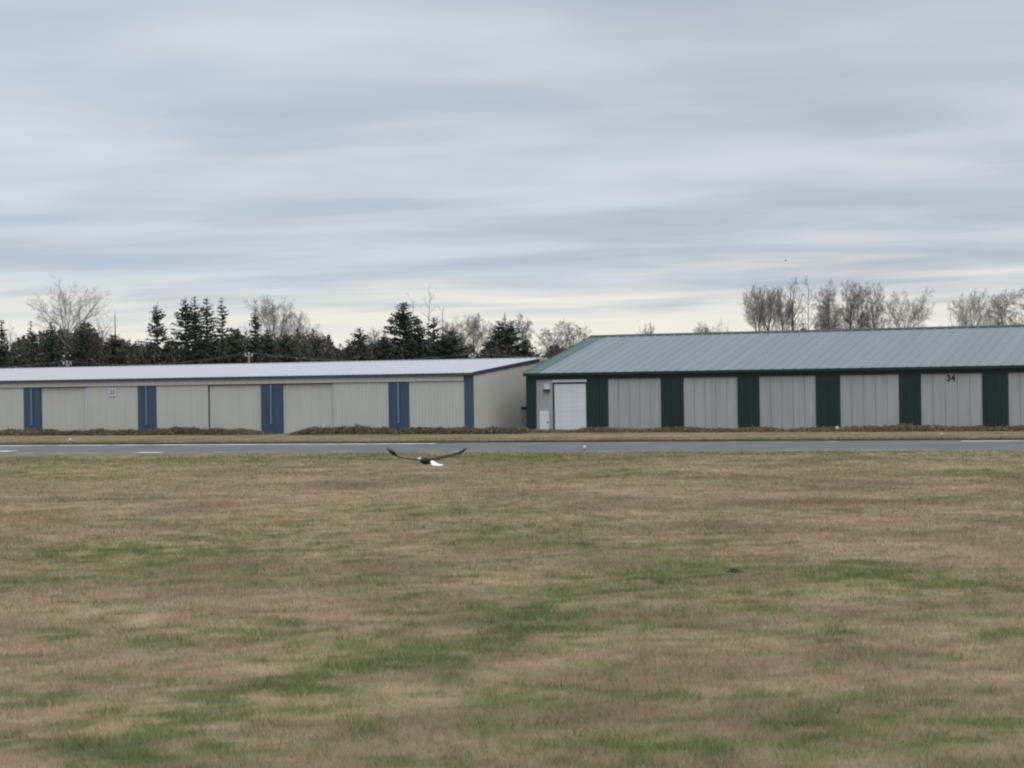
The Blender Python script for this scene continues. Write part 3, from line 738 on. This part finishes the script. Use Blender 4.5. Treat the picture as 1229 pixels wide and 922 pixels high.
bare_tree('bare_tree', 1166, 348, 46, 290, 'bushy bare tree with the highest crown of the cluster', 'round', 'twig', seed=66, dens=1.15)
bare_tree('bare_tree', 1183, 366, 30, 284, 'low bushy bare tree, right one of the cluster', 'shrub', 'twig', seed=67, dens=1.1)
bare_tree('bare_tree', 1207, 348, 34, 286, 'upright bushy bare tree beside the one at the right edge', 'upright', 'twig', seed=68, dens=1.2)
bare_tree('bare_tree', 1228, 339, 40, 286, 'tall bushy bare tree cut by the right edge of the photo', 'upright', 'twig', seed=69, dens=1.2)
conifer(964, 387, 11, 282, 'small dark evergreen below the tallest single stem, left of two', seed=70, p=.5)
conifer(979, 388, 9, 282, 'small dark evergreen below the tallest single stem, right of two', seed=71, p=.5)

# undergrowth filling the feet of the left tree line
def brush(tops, n, Yc, label):
    xs = np.array([p[0] for p in tops]); ys = np.array([p[1] for p in tops])
    px = rng.uniform(xs[0], xs[-1], n); ty = np.interp(px, xs, ys)
    Yd = Yc + rng.normal(0, 5, n); P = np.empty((n,3)); R_ = np.empty(n)
    for i in range(n):
        tpt = at(px[i], ty[i]-4, Yd[i]); H = tpt.z*(1+.16*mnoise.noise((px[i]*.06, 3, Yd[i]*.05))+.08*mnoise.noise((px[i]*.3, 8, 0)))
        z = H*(1-.62*rng.random()**1.1) if rng.random() < .9 else H*rng.random()
        P[i] = (tpt.x, Yd[i], max(.1, z)); R_[i] = .45+.55*mnoise.noise((px[i]*.035, P[i][2]*.15, 5))
    T = leaf_tris(P, rng.uniform(.25,.62,n)); m_ = n//5
    q = rng.integers(0, n, m_); b_ = P[q]-np.array([0,0,1.])*rng.uniform(.5,2.5,(m_,1)); tp_ = P[q]+np.stack([rng.normal(0,.4,m_), rng.normal(0,.4,m_), rng.uniform(.2,1.1,m_)],1)
    w_ = np.zeros((m_,3)); w_[:,0] = .03
    T = np.concatenate([T, np.stack([b_-w_, b_+w_, tp_],1)])
    r = np.clip(np.concatenate([R_+rng.normal(0,.16,n), rng.uniform(.55,1,m_)]),0,1)
    tag(leaf_obj('undergrowth', T, M['brush'], rn_=r), label, 'undergrowth', kind='stuff')
brush([(-60,424),(0,424),(30,412),(60,404),(100,402),(130,407),(145,416),(160,421),(180,420),(240,418),(280,408),(300,408),(340,410),(370,411),(395,417),(408,427),(420,419),(450,416),(500,415),(540,411),(558,421),(575,426),(600,416),(622,424),(650,431),(665,424),(700,418)], 75000, 294,
      'dark winter undergrowth filling the foot of the left tree line')
# a faraway wood
n = 26000; X = rng.uniform(-330, 330, n); Hn = 11 + 7*fbm(X, X*0, 9, 3, 90) + 5*(fbm(X, X*0, 2.6, 2, 91)-.5) + np.where(X < -40, 1.5, -3)
P = np.stack([X, 660+rng.normal(0,9,n), np.maximum(.2, Hn*(1-rng.random(n)**1.3*.95))], 1)
tag(leaf_obj('far_wood', leaf_tris(P, rng.uniform(.8,2.0,n)), M['far_needles']), 'far off wood showing through gaps in the tree line', 'wood', kind='stuff')

# ------------------------------------------------------------------ poles, wires, mast
pole_spec = [(80.5, 433.0, 'utility pole farthest left, its white insulators just showing'), (298.5, 423.0, 'utility pole with a bright white top below the slim conifer'), (567, 424.0, 'utility pole standing near the right end of the white roof')]
DP = 215.0; tops_ = []
pole0 = None
for i, (px, py, lab) in enumerate(pole_spec):
    p = on_wall(px, py, DP); H = p.z
    r_ = empty('utility_pole', (p.x, p.y, 0), -TH + R(90))
    tag(r_, lab, 'utility pole', 'utility poles behind the white roof')
    MB().tube([(0,0,0),(0,0,H-.25)], [.16,.12], 8).build('pole', M['pole'], r_)
    MB().box(-.9, .9, -.07, .07, H-.55, H-.40).build('crossarm', M['pole'], r_)
    for xo in (-.75, 0, .75):
        zb = H-.40 if xo else H-.25
        ins = MB().lathe([(.05,0),(.13,.06),(.07,.12),(.15,.18),(.08,.26),(.12,.32),(.04,.38)], 10).build('insulator', M['insul'], r_); ins.location = (xo, 0, zb); ins.scale = (.62, .62, .7)
    tops_.append((Vector((p.x,p.y,0)), H, r_))
dL_ = Vector((CT,-ST,0)); nL_ = Vector((ST,CT,0))
wl = ['nearest power line wire sagging over the white roof', 'farthest power line wire sagging over the white roof']
for wi, xo in enumerate((-.75, .75)):
    anch = [b_ + nL_*xo + Vector((0,0,(H-.02 if xo else H+.13))) for b_, H, _ in tops_]
    anch = [anch[0] - dL_*36 + Vector((0,0,.3))] + anch + [anch[-1] + dL_*40]
    pts = []
    for a_, c_ in zip(anch[:-1], anch[1:]):
        for k_ in range(24):
            t_ = k_/24; q = a_.lerp(c_, t_); q.z -= 4*t_*(1-t_)*.95; pts.append(q)
    pts.append(anch[-1])
    tag(MB().tube(pts, [.006]*len(pts), 5).build('power_line', M['wire']), wl[wi], 'wire', 'power lines')
p = at(138, 377.5, 290)
ms = empty('mast', (p.x, p.y, 0)); tag(ms, 'thin grey mast rising above the rounded dark evergreen', 'mast')
MB().tube([(0,0,0),(0,0,p.z*.7),(0,0,p.z)], [.20,.13,.07], 8).build('shaft', M['pole'], ms)
MB().tube([(0,0,p.z-.02),(0,0,p.z+.9)], [.03,.015], 6).build('spike', M['pole'], ms)

# ------------------------------------------------------------------ runway edge lights
def edge_light(px, py, z, label, red=True, sc_=1.0):
    p = ground(px, py, z)
    r_ = empty('runway_light', p); tag(r_, label, 'runway light', 'runway edge lights')
    r_.scale = (sc_, sc_, sc_)
    MB().lathe([(.15,-.02),(.15,.03),(.085,.06),(.06,.18),(.085,.21),(.085,.24)], 14).build('base', M['lamp_red'] if red else M['lamp_grey'], r_)
    MB().lathe([(.08,.242),(.105,.28),(.115,.36),(.10,.44),(.06,.49),(.002,.505)], 16).build('globe', M['lamp_white'], r_, smooth=True)
edge_light(701.5, 542.6, .0, 'red based white light at the near edge of the runway', True, .9)
edge_light(84, 532.4, VZ, 'small white light on the tan grass far left beyond the runway', False, .9)
edge_light(1004.8, 519.4, VZ, 'stubby white light in front of the brown weeds', False, 1.1)
edge_light(1129.8, 525.6, VZ, 'small white light with a reddish base below the number 34 door', True, .75)

# dark clod of earth
p = ground(882, 687); rr = random.Random(3); cl = MB()
nr, na = 6, 18
for i in range(nr+1):
    t_ = i/nr
    for k in range(na):
        a = 2*math.pi*k/na; r_ = (.21+.05*mnoise.noise((math.cos(a)*1.5, math.sin(a)*1.5, 2)))*math.sqrt(1-t_*.97)
        z_ = .085*t_*(1+.6*mnoise.noise((math.cos(a)*2, math.sin(a)*2, t_*2)))
        cl.v.append((r_*math.cos(a)*1.05, r_*math.sin(a)*.8, z_))
for i in range(nr):
    for k in range(na): cl.f.append((i*na+k, i*na+(k+1)%na, (i+1)*na+(k+1)%na, (i+1)*na+k))
cl.f.append(tuple(nr*na+k for k in range(na)))
M['soil'] = plain('wet_soil', (.028,.024,.018), .95, .35, 9)
tag(cl.build('earth_clod', M['soil'], loc=p), 'dark clod of earth lying in the patchy grass', 'clod')

# ------------------------------------------------------------------ birds (one continuous body each)
def bird_mesh(name, mat, eagle=True):
    mb = MB()
    # body axis: +Y is the head
    body = [(-.47,.012,0),(-.40,.035,0),(-.30,.062,0),(-.15,.10,0),(0,.125,0),(.14,.118,0),(.24,.085,.01),(.30,.066,.02),(.36,.062,.028),(.41,.05,.028),(.44,.028,.02),(.475,.016,.008),(.49,.006,-.004)]
    mb.tube([(0,y,z) for y, r_, z in body], [r_*.68 for y, r_, z in body], 14)
    # tail fan
    fan = [(-.05,-.30),(-.12,-.52),(-.17,-.60),(-.09,-.635),(0,-.645),(.09,-.635),(.17,-.60),(.085,-.52),(.05,-.30)]
    mb.prism(fan, lambda q: (q[0],q[1],-.014+.06*abs(q[0])+.22*(q[1]+.28)), lambda q: (q[0],q[1],.014+.06*abs(q[0])+.22*(q[1]+.28)))
    # wings: lofted sections, out along X
    for sg in (1, -1):
        zc = ([(0,.02),(.18,.045),(.42,.10),(.66,.155),(.85,.20),(.95,.23)] if sg > 0 else [(0,.02),(.18,.03),(.42,.045),(.66,.07),(.85,.12),(.95,.165)])
        ch = [(.15,-.13),(.15,-.15),(.17,-.15),(.16,-.13),(.12,-.11),(.07,-.09)]
        b = len(mb.v); m_ = 8
        for (x, z), (le_, te) in zip(zc, ch):
            for k in range(m_):
                t_ = 2*math.pi*k/m_; y = (le_+te)/2 + (le_-te)/2*math.cos(t_)
                mb.v.append((sg*x, y, z + .014*math.sin(t_) + .012*math.cos(t_)))
        for i in range(len(zc)-1):
            for k in range(m_):
                q = (b+i*m_+k, b+i*m_+(k+1)%m_, b+(i+1)*m_+(k+1)%m_, b+(i+1)*m_+k)
                mb.f.append(q if sg < 0 else q[::-1])
        mb.f.append(tuple(b+k for k in range(m_)) if sg > 0 else tuple(b+k for k in range(m_))[::-1])
        e = b+(len(zc)-1)*m_; mb.f.append(tuple(e+k for k in range(m_))[::-1] if sg > 0 else tuple(e+k for k in range(m_)))
        z1, zs = zc[-1][1], (zc[-1][1]-zc[-2][1])/(zc[-1][0]-zc[-2][0])
        for k in range(6):                             # fingered primaries
            y0 = .075-.034*k; ln = (.10,.17,.19,.18,.15,.10)[k]; an = R(12-13*k)
            q1 = (sg*(.92+ln*.5*math.cos(an)), y0+ln*.5*math.sin(an)-.0, z1+ln*.5*(zs+.12)); q2 = (sg*(.92+ln*math.cos(an)), y0+ln*math.sin(an), z1+ln*(zs+.35))
            mb.tube([(sg*.86, y0, z1-.09*zs), q1, q2], [.019,.016,.010], 6)
    tmp = mb.build('tmp_bird', None)
    md_ = tmp.modifiers.new('r', 'REMESH'); md_.mode = 'VOXEL'; md_.voxel_size = .011; md_.use_smooth_shade = True
    sm = tmp.modifiers.new('s', 'SMOOTH'); sm.iterations = 2; sm.factor = .4
    dg = bpy.context.evaluated_depsgraph_get(); me = bpy.data.meshes.new_from_object(tmp.evaluated_get(dg))
    bpy.data.objects.remove(tmp); me.name = name
    co = np.empty(len(me.vertices)*3, dtype=np.float32); me.vertices.foreach_get('co', co); co = co.reshape(-1,3)
    rad = np.hypot(co[:,0], co[:,2])
    val = np.where((co[:,1] < -.33) & (np.abs(co[:,0]) < .2), 1.0, 0.0)
    val = np.where((co[:,1] > .235) & (rad < .12), 1.0, val); val = np.where((co[:,1] > .43) & (rad < .12), .5, val)
    if not eagle: val *= 0
    a = me.attributes.new('plumage', 'FLOAT', 'POINT'); a.data.foreach_set('value', val.astype(np.float32))
    me.materials.clear(); me.materials.append(mat)
    o = bpy.data.objects.new(name, me); COL.objects.link(o)
    return o
m = ramp_attr('eagle_plumage', 'plumage', [(0,(.022,.019,.018)),(.3,(.022,.019,.018)),(.5,(.55,.38,.06)),(.72,(.82,.82,.82)),(1,(.84,.84,.85))], .8, .2)
eg = bird_mesh('eagle', m)
eg.location = at(511.5, 553.6, 49.0); eg.rotation_euler = (Matrix.Rotation(R(30),4,'Z') @ Matrix.Rotation(R(1.5),4,'X') @ Matrix.Rotation(R(3),4,'Y')).to_euler()
tag(eg, 'bald eagle with white tail and head gliding low over the grass', 'eagle')
m2 = plain('dark_plumage', (.015,.014,.014), .8)
sb = bird_mesh('bird', m2, False)
sb.location = at(942.8, 313.2, 150); sb.scale = (.13,.24,.30); sb.rotation_euler = (R(4), R(-6), R(75)); sb.scale = (.22,.27,.27)
tag(sb, 'tiny dark bird flying high in the grey sky', 'bird')

# ------------------------------------------------------------------ world: overcast over a Nishita sky
SUN_EL, SUN_AZ = R(50), R(145)       # azimuth from +Y, negative = left
W = bpy.data.worlds.new('World'); S.world = W; W.use_nodes = True
nt = W.node_tree; nt.nodes.clear(); lk = nt.links.new
out = N(nt, 'ShaderNodeOutputWorld'); bg = N(nt, 'ShaderNodeBackground'); bg.inputs[1].default_value = .1
lk(bg.outputs[0], out.inputs[0])
sky = N(nt, 'ShaderNodeTexSky', sky_type='NISHITA'); sky.sun_disc = False; sky.sun_elevation = SUN_EL; sky.sun_rotation = SUN_AZ; sky.air_density = 1.0; sky.dust_density = 2.0
tc = N(nt, 'ShaderNodeTexCoord'); sep = N(nt, 'ShaderNodeSeparateXYZ'); lk(tc.outputs['Generated'], sep.inputs[0])
def mth(op, a, b=None, c=None, clamp=False):
    n = N(nt, 'ShaderNodeMath', operation=op); n.use_clamp = clamp
    for i, v in enumerate((a, b, c)):
        if v is None: continue
        if isinstance(v, (int, float)): n.inputs[i].default_value = v
        else: lk(v, n.inputs[i])
    return n.outputs[0]
def mrange(v, a, b, c, d, smooth=True):
    n = N(nt, 'ShaderNodeMapRange'); n.interpolation_type = 'SMOOTHSTEP' if smooth else 'LINEAR'
    lk(v, n.inputs[0])
    for i, q in zip((1,2,3,4), (a,b,c,d)): n.inputs[i].default_value = q
    return n.outputs[0]
zc = mth('ADD', mth('MAXIMUM', mth('ADD', sep.outputs[2], mth('MULTIPLY', sep.outputs[0], -.04)), 0.0), .035)
pxn = mth('DIVIDE', sep.outputs[0], zc); pyn = mth('DIVIDE', sep.outputs[1], zc)
pyr = mth('ADD', pyn, mth('MULTIPLY', pxn, -.22))                # cloud rolls slightly skewed to the view
cv = N(nt, 'ShaderNodeCombineXYZ'); lk(pxn, cv.inputs[0]); lk(pyr, cv.inputs[1])
def cloud(scale, detail, rough, stretch, dist, off):
    mp = N(nt, 'ShaderNodeMapping'); mp.inputs['Scale'].default_value = stretch; mp.inputs['Location'].default_value = off
    lk(cv.outputs[0], mp.inputs[0])
    n = N(nt, 'ShaderNodeTexNoise'); n.inputs['Scale'].default_value = scale; n.inputs['Detail'].default_value = detail; n.inputs['Roughness'].default_value = rough; n.inputs['Distortion'].default_value = dist
    lk(mp.outputs[0], n.inputs[0]); return n.outputs[0]
cA = cloud(.80, 3, .45, (.80,1,1), .35, (39.01,34.94,0)); cB = cloud(1.5, 3, .5, (.75,1,1), .4, (56.74,11.39,0))
cf = mth('ADD', mth('MULTIPLY', cA, .72), mth('MULTIPLY', cB, .28))
cf = mrange(cf, .33, .67, 0, 1)
cC = cloud(.75, 4, .55, (.8,1.1,1), .4, (7.49,21.21,0))
ccol = mixc(nt, cf, (4.72,5.58,6.55), (6.65,7.4,8.2))
# greyer towards the right, bluer to the left
side = mrange(sep.outputs[0], -.25, .25, 0, 1)
ccol = mixc(nt, side, ccol, mixc(nt, 1.0, ccol, (.975,.94,.92), 'MULTIPLY'))
# brighter overcast overhead (CIE-like), which the photo's frame does not reach
zen = mrange(sep.outputs[2], .24, .9, 1.0, 2.1)
ccol = mixc(nt, 1.0, ccol, zen, 'MULTIPLY')
# pale clearing low over the horizon
glow_n = mth('ADD', sep.outputs[2], mth('MULTIPLY', mth('SUBTRACT', cC, .5), .060))
glow = mrange(glow_n, .024, .060, 1, 0)
ahead = mrange(sep.outputs[1], -.2, .5, .25, 1)
ccol = mixc(nt, mth('MULTIPLY', glow, ahead), ccol, (9.3,9.0,7.95))
back = mrange(sep.outputs[1], .3, -.6, 1.0, 1.35)      # the cloud is thinner on the camera's side
ccol = mixc(nt, 1.0, ccol, back, 'MULTIPLY')
fin = mixc(nt, .92, sky.outputs[0], ccol)
lk(fin, bg.inputs[0])
sl = bpy.data.lights.new('sun', 'SUN'); sl.energy = 1.0; sl.angle = R(40); sl.color = (1,.96,.90)
so = bpy.data.objects.new('sun', sl); COL.objects.link(so)
dv = Vector((math.sin(SUN_AZ)*math.cos(SUN_EL), math.cos(SUN_AZ)*math.cos(SUN_EL), math.sin(SUN_EL)))
so.rotation_euler = (-dv).to_track_quat('-Z', 'Y').to_euler(); so.location = dv*200

# ------------------------------------------------------------------ haze
HAZE = 0
if HAZE:
    m = bpy.data.materials.new('thin_haze'); m.use_nodes = True; nt = m.node_tree; nt.nodes.clear()
    o_ = N(nt, 'ShaderNodeOutputMaterial'); v_ = N(nt, 'ShaderNodeVolumePrincipled')
    v_.inputs['Color'].default_value = (.90,.94,1,1); v_.inputs['Density'].default_value = HAZE
    nt.links.new(v_.outputs[0], o_.inputs['Volume'])
    tag(MB().box(-4200, 4200, -4200, 4200, -1.0, 40).build('haze', m), 'thin pale haze in the air', 'haze', kind='stuff')

# ------------------------------------------------------------------ camera and render
cd = bpy.data.cameras.new('camera'); co_ = bpy.data.objects.new('camera', cd); COL.objects.link(co_)
cd.sensor_width = 36; cd.lens = 36*F/1229; cd.clip_start = .1; cd.clip_end = 12000
co_.matrix_world = Matrix.Translation((0,0,EYE)) @ Matrix.Rotation(R(90), 4, 'X') @ Matrix.Rotation(-ROLL, 4, 'Z')
S.camera = co_
S.render.engine = 'CYCLES'
S.view_settings.view_transform = 'Standard'; S.view_settings.look = 'None'; S.view_settings.exposure = 0; S.view_settings.gamma = 1
S.cycles.max_bounces = 6; S.cycles.diffuse_bounces = 3; S.cycles.volume_bounces = 0
S.cycles.pixel_filter_type = 'BLACKMAN_HARRIS'; S.cycles.filter_width = 2.1
S.cycles.use_denoising = True
